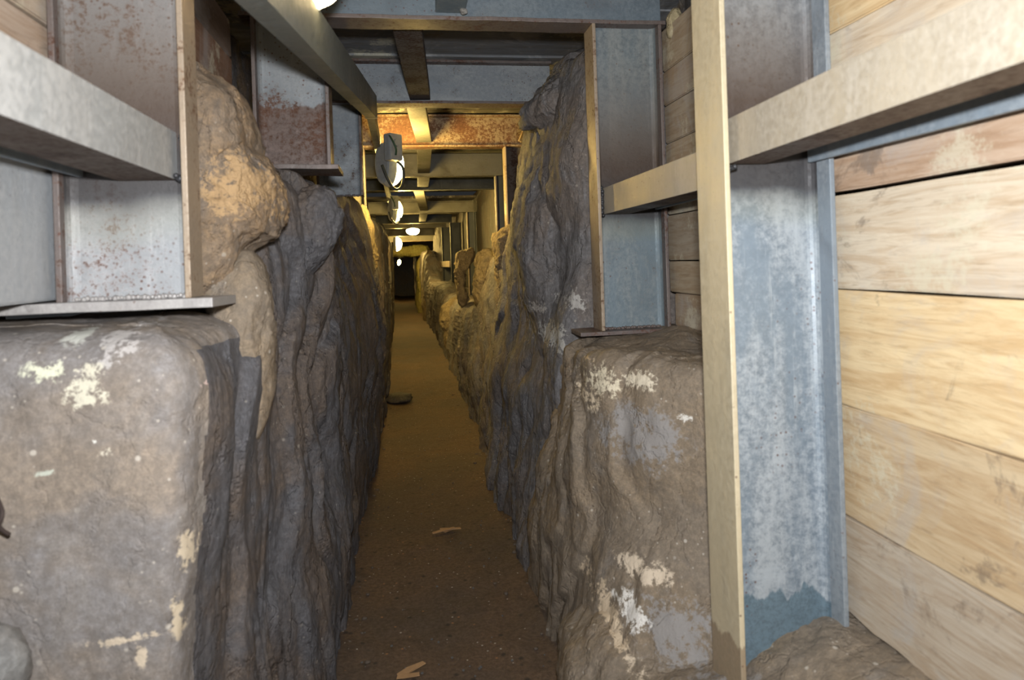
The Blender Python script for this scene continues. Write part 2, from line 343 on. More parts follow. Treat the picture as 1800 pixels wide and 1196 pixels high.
def loft(name, net, mat, k=.0055, cap=.05, flip=False, **dk):
    """net: stations x keys of 3-D points; Catmull-Rom surface, then displaced along its normal"""
    N = np.array(net, float)          # S x K x 3
    def params(seglen, cnt):
        ts = []
        for i, L in enumerate(seglen):
            m = max(1, int(math.ceil(L)));  ts += [i+j/m for j in range(m)]
        return ts+[cnt-1]
    eye = np.array([0, 0, 1.5])
    sl = []
    for i in range(N.shape[0]-1):
        dd = np.linalg.norm(N[i+1]-N[i], axis=1); mid = .5*(N[i+1]+N[i]); r = np.maximum(1.3, np.linalg.norm(mid-eye, axis=1))
        sl.append(np.median(dd/np.minimum(cap, k*r)))
    kl = []
    for j in range(N.shape[1]-1):
        dd = np.linalg.norm(N[:, j+1]-N[:, j], axis=1); r = np.maximum(1.3, np.linalg.norm(.5*(N[:, j]+N[:, j+1])-eye, axis=1))
        kl.append(np.percentile(dd/np.minimum(cap, k*r), 80))
    us = params(sl, N.shape[0]); vs = params(kl, N.shape[1])
    G = np.array([cr_interp(N, u) for u in us])                       # U x K x 3
    G = np.swapaxes(np.array([cr_interp(np.swapaxes(G, 0, 1), v) for v in vs]), 0, 1)  # U x V x 3
    du = np.gradient(G, axis=0); dv = np.gradient(G, axis=1)
    nn = np.cross(du, dv); nn /= np.maximum(1e-9, np.linalg.norm(nn, axis=2, keepdims=True))
    if flip: nn = -nn
    U, V = G.shape[:2]
    out = G.copy()
    for i in range(U):
        for j in range(V):
            out[i, j] += nn[i, j]*disp(G[i, j], **dk)
    faces = [(i*V+j, i*V+j+1, (i+1)*V+j+1, (i+1)*V+j) for i in range(U-1) for j in range(V-1)]
    if not flip: faces = [f[::-1] for f in faces]
    print('loft', name, U, V)
    return link_mesh(name, out.reshape(-1, 3), faces, mat, None, True)

def traced_rock(name, outline, Y, front, back, mat, nth=150, nr=36, p=2.4, lean=0, **dk):
    """outline (pixels) at distance Y gives the silhouette; the stone is a full rounded body front to back"""
    pts = [at(u, v, Y=Y) for u, v in outline]
    cx = sum(q.x for q in pts)/len(pts); cz = sum(q.z for q in pts)/len(pts)
    poly = [(q.x-cx, q.z-cz) for q in pts]
    def ray(th):
        dx, dz = math.cos(th), math.sin(th); best = 0
        for (x1, z1), (x2, z2) in zip(poly, poly[1:]+poly[:1]):
            ex, ez = x2-x1, z2-z1; den = dx*ez-dz*ex
            if abs(den) < 1e-12: continue
            t = (x1*ez-z1*ex)/den; s = (x1*dz-z1*dx)/den
            if t > 0 and -1e-6 <= s <= 1+1e-6: best = max(best, t)
        return best
    rad = [ray(2*math.pi*i/nth) for i in range(nth)]
    rad = [(rad[i-1]+2*rad[i]+rad[(i+1) % nth])/4 for i in range(nth)]
    verts = []; faces = []
    rings = [math.sin(math.pi/2*j/nr) for j in range(1, nr+1)]
    def pos(i, rho, D):
        th = 2*math.pi*i/nth; h = max(0, 1-rho**p)**(1/p)
        return (cx+rad[i]*rho*math.cos(th), Y - D*h + lean*rad[i]*rho*math.sin(th), cz+rad[i]*rho*math.sin(th))
    verts.append((cx, Y-front, cz))
    for rho in rings: verts += [pos(i, rho, front) for i in range(nth)]
    nb = nr//2
    for j in range(nb-1, 0, -1):
        rho = math.sin(math.pi/2*j/nb); verts += [pos(i, rho, -back) for i in range(nth)]
    verts.append((cx, Y+back, cz))
    R_ = (len(verts)-2)//nth
    for i in range(nth): faces.append((0, 1+(i+1) % nth, 1+i))
    for r in range(R_-1):
        for i in range(nth):
            a = 1+r*nth+i; b = 1+r*nth+(i+1) % nth; faces.append((a, b, b+nth, a+nth))
    for i in range(nth): a = 1+(R_-1)*nth; faces.append((len(verts)-1, a+i, a+(i+1) % nth))
    me_o = link_mesh(name, verts, faces, mat, None, True); me = me_o.data
    bm = bmesh.new(); bm.from_mesh(me); bmesh.ops.recalc_face_normals(bm, faces=bm.faces); bm.normal_update()
    off = [v.normal*disp(v.co, **dk) for v in bm.verts]
    for v, o in zip(bm.verts, off): v.co += o
    bm.to_mesh(me); bm.free(); me.polygons.foreach_set('use_smooth', [True]*len(me.polygons))
    return me_o
def small_rock(name, loc, r, mat, seed=0, sub=3, rough=.25, parent=None):
    bm = bmesh.new(); bmesh.ops.create_icosphere(bm, subdivisions=sub, radius=1)
    for v in bm.verts:
        n = noise.noise(v.co*1.4+Vector((seed*5.3, seed, 0)))*rough + noise.noise(v.co*4+Vector((seed, 0, 3)))*rough*.35
        v.co = Vector((v.co.x*r[0], v.co.y*r[1], v.co.z*r[2]))*(1+n)
    o = bm_obj(name, bm, mat, parent, 0, True); o.location = loc; return o

# ---- floor
def grid_floor():
    ys = np.concatenate([np.arange(-1.5, 1.5, .1), np.arange(1.5, 6, .025), np.arange(6, 14, .08), np.arange(14, 34.1, .4)])
    xs = np.arange(-.9, 1.31, .025)
    V = []
    for y in ys:
        for x in xs:
            e = max(0, abs(x-.13)-.22)
            V.append((x, y, .012*noise.noise(Vector((x*2, y*1.5, 0)))+.006*noise.noise(Vector((x*9, y*7, 3)))+.003*noise.noise(Vector((x*35, y*30, 1)))+e*e*.35))
    n = len(xs); F = [(i*n+j, i*n+j+1, (i+1)*n+j+1, (i+1)*n+j) for i in range(len(ys)-1) for j in range(n-1)]
    return tag(link_mesh('floor', V, F, M_floor, None, True), kind='structure')
grid_floor()

# ---- left: foreground rock block with its ledge
def col_pts(x, y, inx, iny, zs, lipz, bulge=(0, 0, 0, 0, 0), out=(0, -1)):
    """vertical column of keys at plan point, then lip and inward ledge"""
    r = []
    for z, b in zip(zs, bulge): r.append((x+out[0]*b, y+out[1]*b, z))
    r.append((x+.12*inx, y+.12*iny, lipz-.015)); r.append((x+.45*inx, y+.45*iny, lipz)); r.append((x+inx, y+iny, lipz))
    return r
zsL = (-.06, .35, .7, 1.02, 1.28)
netL1 = []
for (x, y, ix, iy, bl, o) in [
    (-1.6, 1.50, 0, .6, (.03, .02, .0, -.01, -.02), (0, -1)), (-1.2, 1.50, 0, .6, (.02, .0, .03, .0, -.02), (0, -1)),
    (-.9, 1.49, 0, .6, (.0, .03, .01, .02, -.01), (0, -1)), (-.66, 1.50, -.05, .6, (.03, .02, .0, .0, -.01), (.3, -1)),
    (-.545, 1.505, -.1, .5, (.03, .02, .0, .0, .0), (.5, -.7)), (-.50, 1.53, -.2, .4, (.02, .0, .0, .01, .02), (.8, -.6)), (-.485, 1.60, -.4, .2, (.02, -.0, -.0, .01, .03), (1, -.1)),
    (-.455, 1.72, -.6, 0, (.03, .01, .0, .02, .03), (1, 0)), (-.425, 1.88, -.6, 0, (.05, .03, .0, .0, .02), (1, 0)),
    (-.39, 2.03, -.6, 0, (.05, .0, -.02, .0, .0), (1, 0)), (-.385, 2.14, -.6, 0, (.06, .0, -.04, -.01, -.01), (1, 0)), (-.46, 2.24, -.4, 0, (.1, .03, 0, 0, 0), (1, 0))]:
    netL1.append(col_pts(x, y, ix, iy, zsL, 1.385, bl, o))
o = loft('rock_block', netL1, M_rockL1, flip=True, lump=.018, fl=.012, fa=2.5, fb=1.2, fn=3, fine=.0022, seed=1, sw=1.1, swf=lambda p: ss(1.57, 1.66, p[1])*ss(-.7, -.55, p[0])*ss(1.36, 1.3, p[2]))
o.data.materials.append(M_rockL2)          # bare fissured bedrock past arris, mud plastered front; dark side partly paints grazing shade
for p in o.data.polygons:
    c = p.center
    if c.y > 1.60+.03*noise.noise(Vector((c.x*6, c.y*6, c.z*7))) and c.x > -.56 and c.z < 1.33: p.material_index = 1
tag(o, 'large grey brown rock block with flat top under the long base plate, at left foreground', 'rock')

# ---- left trench wall beyond it
netL2 = []
for (Y, xf, x1, x2, x3, x4, top) in [
    (2.08, -.48, -.50, -.50, -.50, -.50, 1.80), (2.22, -.36, -.38, -.42, -.42, -.44, 1.82), (2.42, -.30, -.31, -.33, -.33, -.36, 1.86), (2.75, -.30, -.27, -.28, -.27, -.30, 1.865),
    (3.1, -.29, -.26, -.27, -.30, -.35, 1.86), (3.6, -.30, -.27, -.29, -.33, -.38, 1.86), (4.2, -.29, -.25, -.27, -.31, -.37, 1.92), (4.7, -.27, -.23, -.19, -.21, -.31, 2.02),
    (5.3, -.26, -.22, -.18, -.20, -.30, 1.98), (6.2, -.26, -.23, -.21, -.22, -.28, 1.95), (7.6, -.25, -.24, -.22, -.22, -.26, 2.0), (9.5, -.27, -.25, -.22, -.22, -.24, 2.0),
    (12, -.29, -.27, -.25, -.24, -.25, 2.0), (16, -.33, -.31, -.31, -.3, -.3, 2.0), (21, -.42, -.4, -.38, -.37, -.37, 2.0), (27, -.5, -.48, -.45, -.45, -.45, 2.0), (33, -.6, -.6, -.6, -.6, -.6, 2.0)]:
    netL2.append([(xf, Y, -.06), (x1, Y, .4), (x2, Y, .9), (x3, Y, 1.35), (x4, Y, top-.16), (x4-.06, Y, top-.02), (x4-.2, Y, top), (-.80, Y, top), (-.86, Y, top+.3), (-.88, Y, 2.85)])
o = loft('wall_left', netL2, M_rockL2, flip=True, lump=.035, fl=.035, fa=3.2, fb=.6, fn=4.5, fine=.005, seed=2, sw=1.2)
tag(o, kind='structure')

# ---- right: low ledge, block, wall
netR0 = []
for (Y, xf) in [(-1.6, .5), (-.8, .48), (0, .5), (.8, .48), (1.4, .47), (1.8, .46), (2.3, .46), (2.8, .6)]:
    netR0.append([(xf, Y, -.06), (xf+.03, Y, .18), (xf+.08, Y, .26), (xf+.16, Y, .33), (.75, Y, .38), (.95, Y, .49), (1.15, Y, .515), (1.5, Y, .52)])
o = loft('rock_ledge', netR0, M_rockR1, flip=False, lump=.04, fl=.03, fa=2, fb=1.5, fn=3, fine=.005, seed=3)
tag(o, 'low brown rock ledge carrying the nearest column and the bottom plank at right', 'rock')
# earth bank behind the planks
netRb = []
for Y in (-1.6, -.8, 0, .8, 1.6, 2.4, 3.2):
    netRb.append([(1.42, Y, .4), (1.42, Y, 1.0), (1.43, Y, 1.6), (1.44, Y, 2.2), (1.45, Y, 2.9)])
o = loft('wall_right', netRb, M_rockR1, flip=False, k=.03, lump=.05, fl=0, fine=.006, seed=3); tag(o, kind='structure')
netLb = []
for Y in (-1.6, -.8, 0, .8, 1.6, 2.4):
    netLb.append([(-1.25, Y, -.1), (-1.25, Y, .8), (-1.25, Y, 1.4), (-1.25, Y, 2.2), (-1.25, Y, 2.9)])
o = loft('wall_left', netLb, M_rockL2, flip=True, k=.03, lump=.05, fl=0, fine=.006, seed=3); tag(o, kind='structure')

netR1 = []
zsR = (-.06, .3, .62, .88, 1.06)
for (x, y, ix, iy, bl, ou, fx) in [
    (1.5, 1.86, 0, .9, (.0, .0, .0, .0, -.01), (0, -1), 0), (1.25, 1.87, 0, .9, (.02, .02, .0, -.02, -.05), (0, -1), 0), (1.08, 1.89, 0, .9, (.04, .06, .02, -.02, -.08), (0, -1), 0),
    (.95, 1.94, 0, .9, (.14, .17, .06, .02, -.05), (-.1, -1), 0), (.86, 2.02, .1, .7, (.20, .25, .08, .03, -.02), (-.2, -1), .0), (.77, 2.13, .3, .6, (.22, .26, .08, .03, .0), (-.5, -.9), .0),
    (.68, 2.28, .5, .3, (.20, .16, .05, .02, -.01), (-.9, -.5), 0), (.60, 2.46, .7, .1, (.11, .06, .02, .0, -.03), (-1, 0), 0), (.60, 2.66, .75, 0, (.11, .06, .03, -.01, -.05), (-1, 0), 0),
    (.60, 2.85, .75, 0, (.10, .06, .02, -.02, -.04), (-1, 0), 0), (.62, 3.08, .7, 0, (.09, .06, .0, -.02, -.04), (-1, 0), 0), (.70, 3.3, .6, 0, (.1, .02, 0, 0, 0), (-1, 0), 0)]:
    netR1.append(col_pts(x, y, ix, iy, zsR, 1.165, bl, ou))
o = loft('rock_block', netR1, M_rockR1, flip=False, lump=.045, fl=.03, fa=2.2, fb=1.3, fn=3.5, fine=.004, seed=8, sw=.9, swf=lambda p: ss(.85, .72, p[0]))
tag(o, 'muddy brown rock block with cream patches below the second right column', 'rock')

netR2 = []
def stR(Y, xf, xs, zs, xo=None, zt=2.9):
    xo = (1.42 if (xo or 1.3) == 1.3 and Y > 4.8 else xo) or 1.3
    r = [(xf, Y, -.06)]+[(x, Y, z) for x, z in zip(xs, zs)]
    r += [(xs[-1]+.07, Y, zs[-1]+.07), (xs[-1]+.25, Y, zs[-1]+.09), (xo, Y, zs[-1]+.09), (xo+.05, Y, max(zt, zs[-1]+.2))]
    return r
for a in [
    (2.88, 1.3, (1.3, 1.3, 1.3, 1.3, 1.3), (.4, .85, 1.3, 1.8, 2.4), 1.45),
    (2.90, .9, (.9, .95, 1.0, 1.0, 1.0), (.4, .85, 1.3, 1.8, 2.4), 1.4),
    (2.96, .62, (.64, .68, .76, .80, .86), (.4, .85, 1.3, 1.8, 2.4), 1.4),
    (3.15, .53, (.56, .62, .72, .76, .80), (.4, .85, 1.3, 1.85, 2.4), 1.35),
    (3.5, .52, (.54, .60, .68, .72, .78), (.4, .85, 1.3, 1.85, 2.4), 1.35),
    (3.9, .52, (.53, .58, .65, .69, .77), (.4, .85, 1.3, 1.85, 2.4), 1.3),
    (4.3, .53, (.55, .60, .66, .69, .80), (.4, .85, 1.3, 1.85, 2.35), 1.3),
    (4.6, .54, (.56, .60, .67, .74, .88), (.4, .85, 1.3, 1.8, 2.25), 1.3),
    (4.85, .55, (.57, .60, .66, .72, .80), (.4, .85, 1.2, 1.5, 1.70), 1.3),
    (5.6, .56, (.57, .60, .64, .67, .72), (.3, .7, 1.0, 1.3, 1.50), 1.3),
    (6.6, .57, (.57, .60, .63, .66, .70), (.25, .55, .8, 1.05, 1.20), 1.3),
    (7.6, .57, (.58, .60, .62, .64, .68), (.2, .4, .6, .78, .9), 1.3),
    (9.0, .58, (.59, .60, .62, .64, .68), (.2, .4, .6, .78, .9), 1.3),
    (11.5, .58, (.58, .59, .60, .61, .66), (.2, .4, .6, .78, .9), 1.35),
    (14.0, .56, (.56, .56, .57, .58, .62), (.2, .4, .65, .85, 1.0), 1.3),
    (17.0, .53, (.53, .52, .51, .51, .55), (.2, .45, .7, .9, 1.05), 1.2),
    (18.2, .50, (.50, .49, .48, .50, .54), (.3, .7, 1.1, 1.5, 1.7), .85),
    (19.5, .50, (.50, .49, .48, .50, .54), (.3, .7, 1.1, 1.5, 1.75), .85),
    (22.5, .48, (.46, .45, .44, .44, .48), (.3, .7, 1.1, 1.5, 1.85), 1.1),
    (26.0, .42, (.40, .38, .38, .38, .40), (.3, .7, 1.1, 1.5, 1.85), 1.1),
    (33.0, .42, (.42, .42, .42, .42, .42), (.3, .7, 1.1, 1.5, 1.85), 1.1)]:
    netR2.append(stR(*a))
o = loft('wall_right', netR2, M_rockR2, flip=False, lump=.05, fl=.04, fa=2.4, fb=.9, fn=4, fine=.006, seed=4, sw=1.0)
tag(o, kind='structure')

# ---- single stones
tag(traced_rock('boulder', [(255, 70), (300, 84), (336, 108), (361, 120), (381, 145), (416, 170), (426, 200), (439, 236), (442, 261), (462, 281), (482, 306), (494, 331), (500, 360), (498, 382), (500, 400), (493, 425), (470, 438), (450, 444), (440, 470), (420, 520), (380, 560), (320, 560), (270, 520), (245, 300)],
    2.06, .22, .16, M_boulder_orange, 220, 60, 2.6, lump=.03, fl=.035, fa=3, fb=2.5, fn=3, fine=.006, seed=5),
    'orange brown boulder jutting out behind the nearest left column', 'rock')
tag(traced_rock('rock_slab', [(360, 500), (400, 455), (440, 440), (462, 470), (472, 520), (482, 600), (480, 680), (466, 740), (448, 775), (420, 740), (405, 690), (398, 620), (380, 560)],
    1.98, .10, .16, M_rockR1, 140, 36, 2.2, lump=.02, fl=.03, fa=3, fb=1.5, fn=3, fine=.005, seed=6),
    'upright brown rock slab directly below the orange boulder', 'rock')
tag(traced_rock('boulder', [(436, 330), (470, 314), (520, 312), (570, 316), (594, 335), (606, 372), (602, 420), (588, 455), (560, 500), (500, 520), (445, 500), (430, 420)],
    2.62, .16, .2, M_rockL2, 170, 44, 2.6, lump=.035, fl=.04, fa=2.5, fb=1.6, fn=3, fine=.006, seed=7),
    'smooth dark grey boulder under the half rusted left column', 'rock')
tag(traced_rock('boulder', [(1075, 70), (1040, 98), (1015, 103), (985, 118), (968, 135), (945, 160), (922, 188), (915, 205), (922, 222), (945, 226), (960, 240), (975, 275), (1020, 300), (1075, 310), (1110, 200)],
    3.5, .28, .35, M_rockR2, 150, 44, 2.2, lump=.04, fl=.06, fa=2, fb=2, fn=4, fine=.008, seed=9),
    'jagged grey boulder high beside the second right column, under the roof beams', 'rock')
tag(traced_rock('boulder', [(1075, 225), (1020, 222), (975, 232), (950, 255), (934, 300), (920, 350), (913, 400), (912, 460), (918, 530), (935, 590), (965, 640), (1030, 665), (1110, 640), (1150, 450), (1120, 280)],
    3.45, .27, .35, M_rockR2, 200, 56, 2.3, lump=.05, fl=.05, fa=2, fb=1.6, fn=3.5, fine=.005, seed=19),
    'broad grey brown rock bulging beside the second right column, from roof height to its base', 'rock')
for (ol, Y, fr, bk, lab) in [
    ([(868, 415), (884, 403), (905, 400), (920, 420), (915, 480), (905, 540), (888, 570), (874, 545), (866, 480)], 5.0, .14, .3, 'rounded tan stone in the right wall, nearest of the lamp lit stones'),
    ([(840, 450), (852, 441), (868, 441), (878, 460), (880, 520), (868, 570), (850, 580), (840, 530), (837, 480)], 6.6, .15, .3, 'tall pitted tan stone in the right wall between its two lamp lit neighbours'),
    ([(797, 462), (805, 446), (820, 441), (833, 436), (834, 452), (823, 468), (817, 480), (818, 505), (822, 530), (818, 545), (805, 540), (800, 505), (797, 480)], 8.6, .12, .2, 'hook shaped tan stone overhanging a dark gap in the right wall'),
    ([(776, 538), (790, 522), (812, 520), (832, 524), (838, 560), (832, 620), (806, 645), (784, 610), (775, 570)], 10.6, .2, .3, 'squat golden stone low in the right wall below the hook shaped stone')]:
    tag(traced_rock('stone', ol, Y, fr, bk, M_stone_gold, 90, 24, 2.8, lump=.05, fl=.04, fa=3, fb=3, fn=3, fine=.014, seed=Y), lab, 'stone')
tag(traced_rock('stone', [(626, 352), (640, 345), (652, 370), (660, 410), (664, 450), (667, 510), (664, 560), (650, 600), (630, 600), (615, 500), (618, 400)],
    5.5, .25, .3, M_stone_gold, 110, 40, 2.6, lump=.04, fl=.06, fa=3, fb=1, fn=4, fine=.012, seed=12), 'tall lamp lit tan rock face on the left beyond the grey trench wall', 'stone')
tag(traced_rock('stone_pillar', [(744, 440), (760, 436), (768, 470), (768, 560), (760, 600), (748, 590), (743, 520)], 18.5, .3, .5, M_stone_gold, 70, 20, 3, lump=.06, fl=.04, fine=.02, seed=13), 'golden stone pillar at the far right, in front of the mossy stones', 'stone')
tag(traced_rock('stone_pillar', [(733, 452), (744, 448), (750, 480), (748, 560), (740, 570), (733, 540)], 21.5, .3, .5, M_stone_moss, 70, 20, 3, lump=.06, fl=.04, fine=.02, seed=14), 'yellow green stone pillar beside the far doorway', 'stone')
tag(traced_rock('stone_lintel', [(680, 437), (700, 433), (730, 432), (752, 431), (756, 440), (748, 450), (720, 452), (690, 451), (680, 450)], 21.8, .3, .4, M_stone_moss, 80, 20, 4, lump=.04, fl=.0, fine=.02, seed=15), 'yellow green stone lintel spanning the passage before the far doorway', 'stone')
tag(traced_rock('stone', [(1173, 32), (1182, 14), (1192, 16), (1196, 34), (1188, 60), (1177, 64)], 2.70, .02, .03, M_cream, 50, 14, 2.4, lump=.02, fl=.0, fine=.006, seed=16), 'small pale stone wedged above the planks by the second right column', 'stone')

# ---------------------------------------------------------------- steel frames
def bead(bm, pts, r=.006, rnd=random.Random(3)):
    for a, b in zip(pts[:-1], pts[1:]):
        a = Vector(a); b = Vector(b); n = max(2, int((b-a).length/.008))
        for i in range(n):
            c = a.lerp(b, (i+.5)/n)+Vector((rnd.uniform(-.002, .002), rnd.uniform(-.002, .002), rnd.uniform(-.002, .002)))
            m = Matrix.Translation(c) @ Matrix.Scale(r*rnd.uniform(.8, 1.5), 4)
            bmesh.ops.create_icosphere(bm, subdivisions=1, radius=1, matrix=m)
def column(parent, xi, sgn, y0, w, z0, z1, depth, mw, mfi, mfo, plate=None, mplate=None):
    """xi inner flange face; sgn +1 right side, -1 left side. web with root fillets, two flanges, base plate"""
    tf = .014; yc = y0+w/2; xo = xi+sgn*depth
    bm = bmesh.new(); prof = []
    r = .022; tw = .006
    a = xi+sgn*tf; b = xo-sgn*tf
    pts = [(a, yc-tw-r)]+[(a+sgn*r*(1-math.cos(t)), yc-tw-r*(1-math.sin(t))) for t in (math.pi/8, math.pi/4, 3*math.pi/8)]+[(a+sgn*r, yc-tw)]
    pts += [(b-sgn*r, yc-tw)]+[(b-sgn*r*(1-math.cos(t)), yc-tw-r*(1-math.sin(t))) for t in (3*math.pi/8, math.pi/4, math.pi/8)]+[(b, yc-tw-r)]
    pts += [(x, 2*yc-y) for x, y in reversed(pts)]
    lo = [bm.verts.new((x, y, z0)) for x, y in pts]; hi = [bm.verts.new((x, y, z1)) for x, y in pts]; n = len(pts)
    for i in range(n): bm.faces.new((lo[i], lo[(i+1) % n], hi[(i+1) % n], hi[i]))
    bm.faces.new(lo[::-1]); bm.faces.new(hi)
    c = bm_obj('column', bm, mw, parent)
    for (x0, x1, m) in ((xi, xi+sgn*tf, mfi), (xo-sgn*tf, xo, mfo)):
        box('flange', min(x0, x1), max(x0, x1), y0, y0+w, z0, z1, m, c, .0025)
    if plate:
        px0, px1, py0, py1, th = plate
        bm = bmesh.new(); box_bm(bm, px0, px1, py0, py1, z0-th, z0)
        bmesh.ops.subdivide_edges(bm, edges=[e for e in bm.edges if abs(e.verts[0].co.x-e.verts[1].co.x) > .1], cuts=24)
        for v in bm.verts:       # plates are slightly bent and rusted at the rim
            v.co.z += .004*noise.noise(Vector((v.co.x*6, v.co.y*5, z0))); v.co.y += .004*noise.noise(Vector((v.co.x*14, 3, z0)))
        bm_obj('base_plate', bm, mplate or M_rust, c, .002)
    bm = bmesh.new(); bead(bm, [(a, yc-tw-.004, z0+.004), (b, yc-tw-.004, z0+.004)]); bm_obj('weld', bm, mplate or M_rust, c, 0, True)
    return c
def hbeam(parent, x0, x1, y0, w, z, h, mw, mf):
    tf = .016; yc = y0+w/2
    bm = bmesh.new(); box_bm(bm, x0, x1, yc-.006, yc+.006, z+tf, z+h-tf)
    c = bm_obj('crossbeam', bm, mw, parent)
    for zz in (z, z+h-tf):
        bm = bmesh.new(); box_bm(bm, x0, x1, y0, y0+w, zz, zz+tf)
        bmesh.ops.subdivide_edges(bm, edges=[e for e in bm.edges if abs(e.verts[0].co.x-e.verts[1].co.x) > .1], cuts=40)
        for v in bm.verts: v.co.z += .003*noise.noise(Vector((v.co.x*9, v.co.y*20, y0))); v.co.y += .003*noise.noise(Vector((v.co.x*17, 3, y0)))
        bm_obj('flange', bm, mf, c, .002)
    return c
def frame(Y, label, beam=None, left=None, right=None):
    f = empty('tunnel_support', (0, Y, 0)); f['label'] = label; f['category'] = 'steel support'; f['group'] = 'steel supports along the passage'
    ks = []
    if beam: ks.append(hbeam(f, **beam))
    if left: ks.append(column(f, **left))
    if right: ks.append(column(f, **right))
    for c in ks: c.location = (0, -Y, 0)
    return f
D = .285
frame(1.6, 'nearest steel portal, cream edged column at right and scaled grey column at left',
      dict(x0=-.79, x1=1.1, y0=1.60, w=.16, z=2.62, h=.28, mw=M_beam_F2, mf=M_rust),
      dict(xi=-.495, sgn=-1, y0=1.69, w=.10, z0=1.44, z1=2.62, depth=.29, mw=M_steel_F1L, mfi=M_flange_tan, mfo=M_rust, plate=(-1.25, -.435, 1.64, 1.86, .022), mplate=M_sill),
      dict(xi=.795, sgn=1, y0=1.60, w=.165, z0=.2, z1=2.62, depth=.30, mw=M_steel_F1R, mfi=M_flange_cream, mfo=M_flange_grey))
frame(2.73, 'second steel frame, its rust lipped crossbeam closing the top of the view',
      dict(x0=-.60, x1=1.115, y0=2.73, w=.13, z=2.475, h=.28, mw=M_beam_F2, mf=M_rust),
      dict(xi=-.272, sgn=-1, y0=2.73, w=.13, z0=1.895, z1=2.475, depth=D, mw=M_steel_F2L, mfi=M_rust, mfo=M_rust, plate=(-.60, -.24, 2.68, 2.9, .018)),
      dict(xi=.795, sgn=1, y0=2.73, w=.13, z0=1.20, z1=2.475, depth=.30, mw=M_steel_F2R, mfi=M_flange_tan, mfo=M_rust, plate=(.70, 1.11, 2.715, 2.88, .016)))
frame(4.2, 'third steel frame with a pale grey web before the lamp lit beams',
      dict(x0=-.52, x1=.95, y0=4.2, w=.13, z=2.485, h=.27, mw=M_beam_F3, mf=M_rust),
      dict(xi=-.235, sgn=-1, y0=4.2, w=.13, z0=1.93, z1=2.485, depth=.27, mw=M_beam_F3, mfi=M_rust, mfo=M_rust))
frame(5.7, 'fourth steel frame with pitted rusty web lit gold by the wall lamp',
      dict(x0=-.55, x1=1.05, y0=5.7, w=.13, z=2.475, h=.27, mw=M_beam_rust, mf=M_beam_rust),
      dict(xi=-.30, sgn=-1, y0=5.7, w=.13, z0=1.95, z1=2.475, depth=D, mw=M_beam_far, mfi=M_rust, mfo=M_rust),
      dict(xi=.86, sgn=1, y0=5.7, w=.13, z0=1.5, z1=2.475, depth=D, mw=M_brown_strut, mfi=M_flange_tan, mfo=M_rust))
frame(7.5, 'fifth steel frame with an olive grey web behind the rusty beam',
      dict(x0=-.6, x1=1.2, y0=7.5, w=.13, z=2.46, h=.27, mw=M_beam_far, mf=M_beam_far),
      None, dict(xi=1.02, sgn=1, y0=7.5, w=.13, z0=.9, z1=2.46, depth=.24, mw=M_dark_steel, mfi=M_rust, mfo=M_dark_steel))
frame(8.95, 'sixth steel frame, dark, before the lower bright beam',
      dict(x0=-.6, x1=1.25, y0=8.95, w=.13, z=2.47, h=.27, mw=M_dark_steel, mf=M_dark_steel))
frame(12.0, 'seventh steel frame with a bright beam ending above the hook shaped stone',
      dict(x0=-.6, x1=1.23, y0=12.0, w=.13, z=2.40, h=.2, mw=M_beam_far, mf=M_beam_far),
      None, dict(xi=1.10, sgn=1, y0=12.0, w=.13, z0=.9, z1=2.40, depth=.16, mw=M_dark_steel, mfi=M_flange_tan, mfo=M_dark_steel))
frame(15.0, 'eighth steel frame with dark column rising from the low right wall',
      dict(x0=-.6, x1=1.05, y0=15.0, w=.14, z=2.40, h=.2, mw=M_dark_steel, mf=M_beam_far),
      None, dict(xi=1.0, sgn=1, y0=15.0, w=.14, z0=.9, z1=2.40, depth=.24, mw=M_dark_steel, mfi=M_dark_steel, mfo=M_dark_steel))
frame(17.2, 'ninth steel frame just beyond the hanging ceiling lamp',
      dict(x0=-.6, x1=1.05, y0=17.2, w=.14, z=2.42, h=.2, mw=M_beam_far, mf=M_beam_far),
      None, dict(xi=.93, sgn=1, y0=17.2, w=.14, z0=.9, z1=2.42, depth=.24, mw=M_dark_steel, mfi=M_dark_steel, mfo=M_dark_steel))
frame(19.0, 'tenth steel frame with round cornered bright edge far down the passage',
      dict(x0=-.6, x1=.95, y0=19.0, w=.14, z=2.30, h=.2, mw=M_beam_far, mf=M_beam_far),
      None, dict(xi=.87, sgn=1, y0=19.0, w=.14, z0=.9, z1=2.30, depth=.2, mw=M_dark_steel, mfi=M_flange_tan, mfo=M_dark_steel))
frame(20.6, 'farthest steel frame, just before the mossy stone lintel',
      dict(x0=-.6, x1=.95, y0=20.6, w=.14, z=2.20, h=.2, mw=M_beam_far, mf=M_flange_tan))

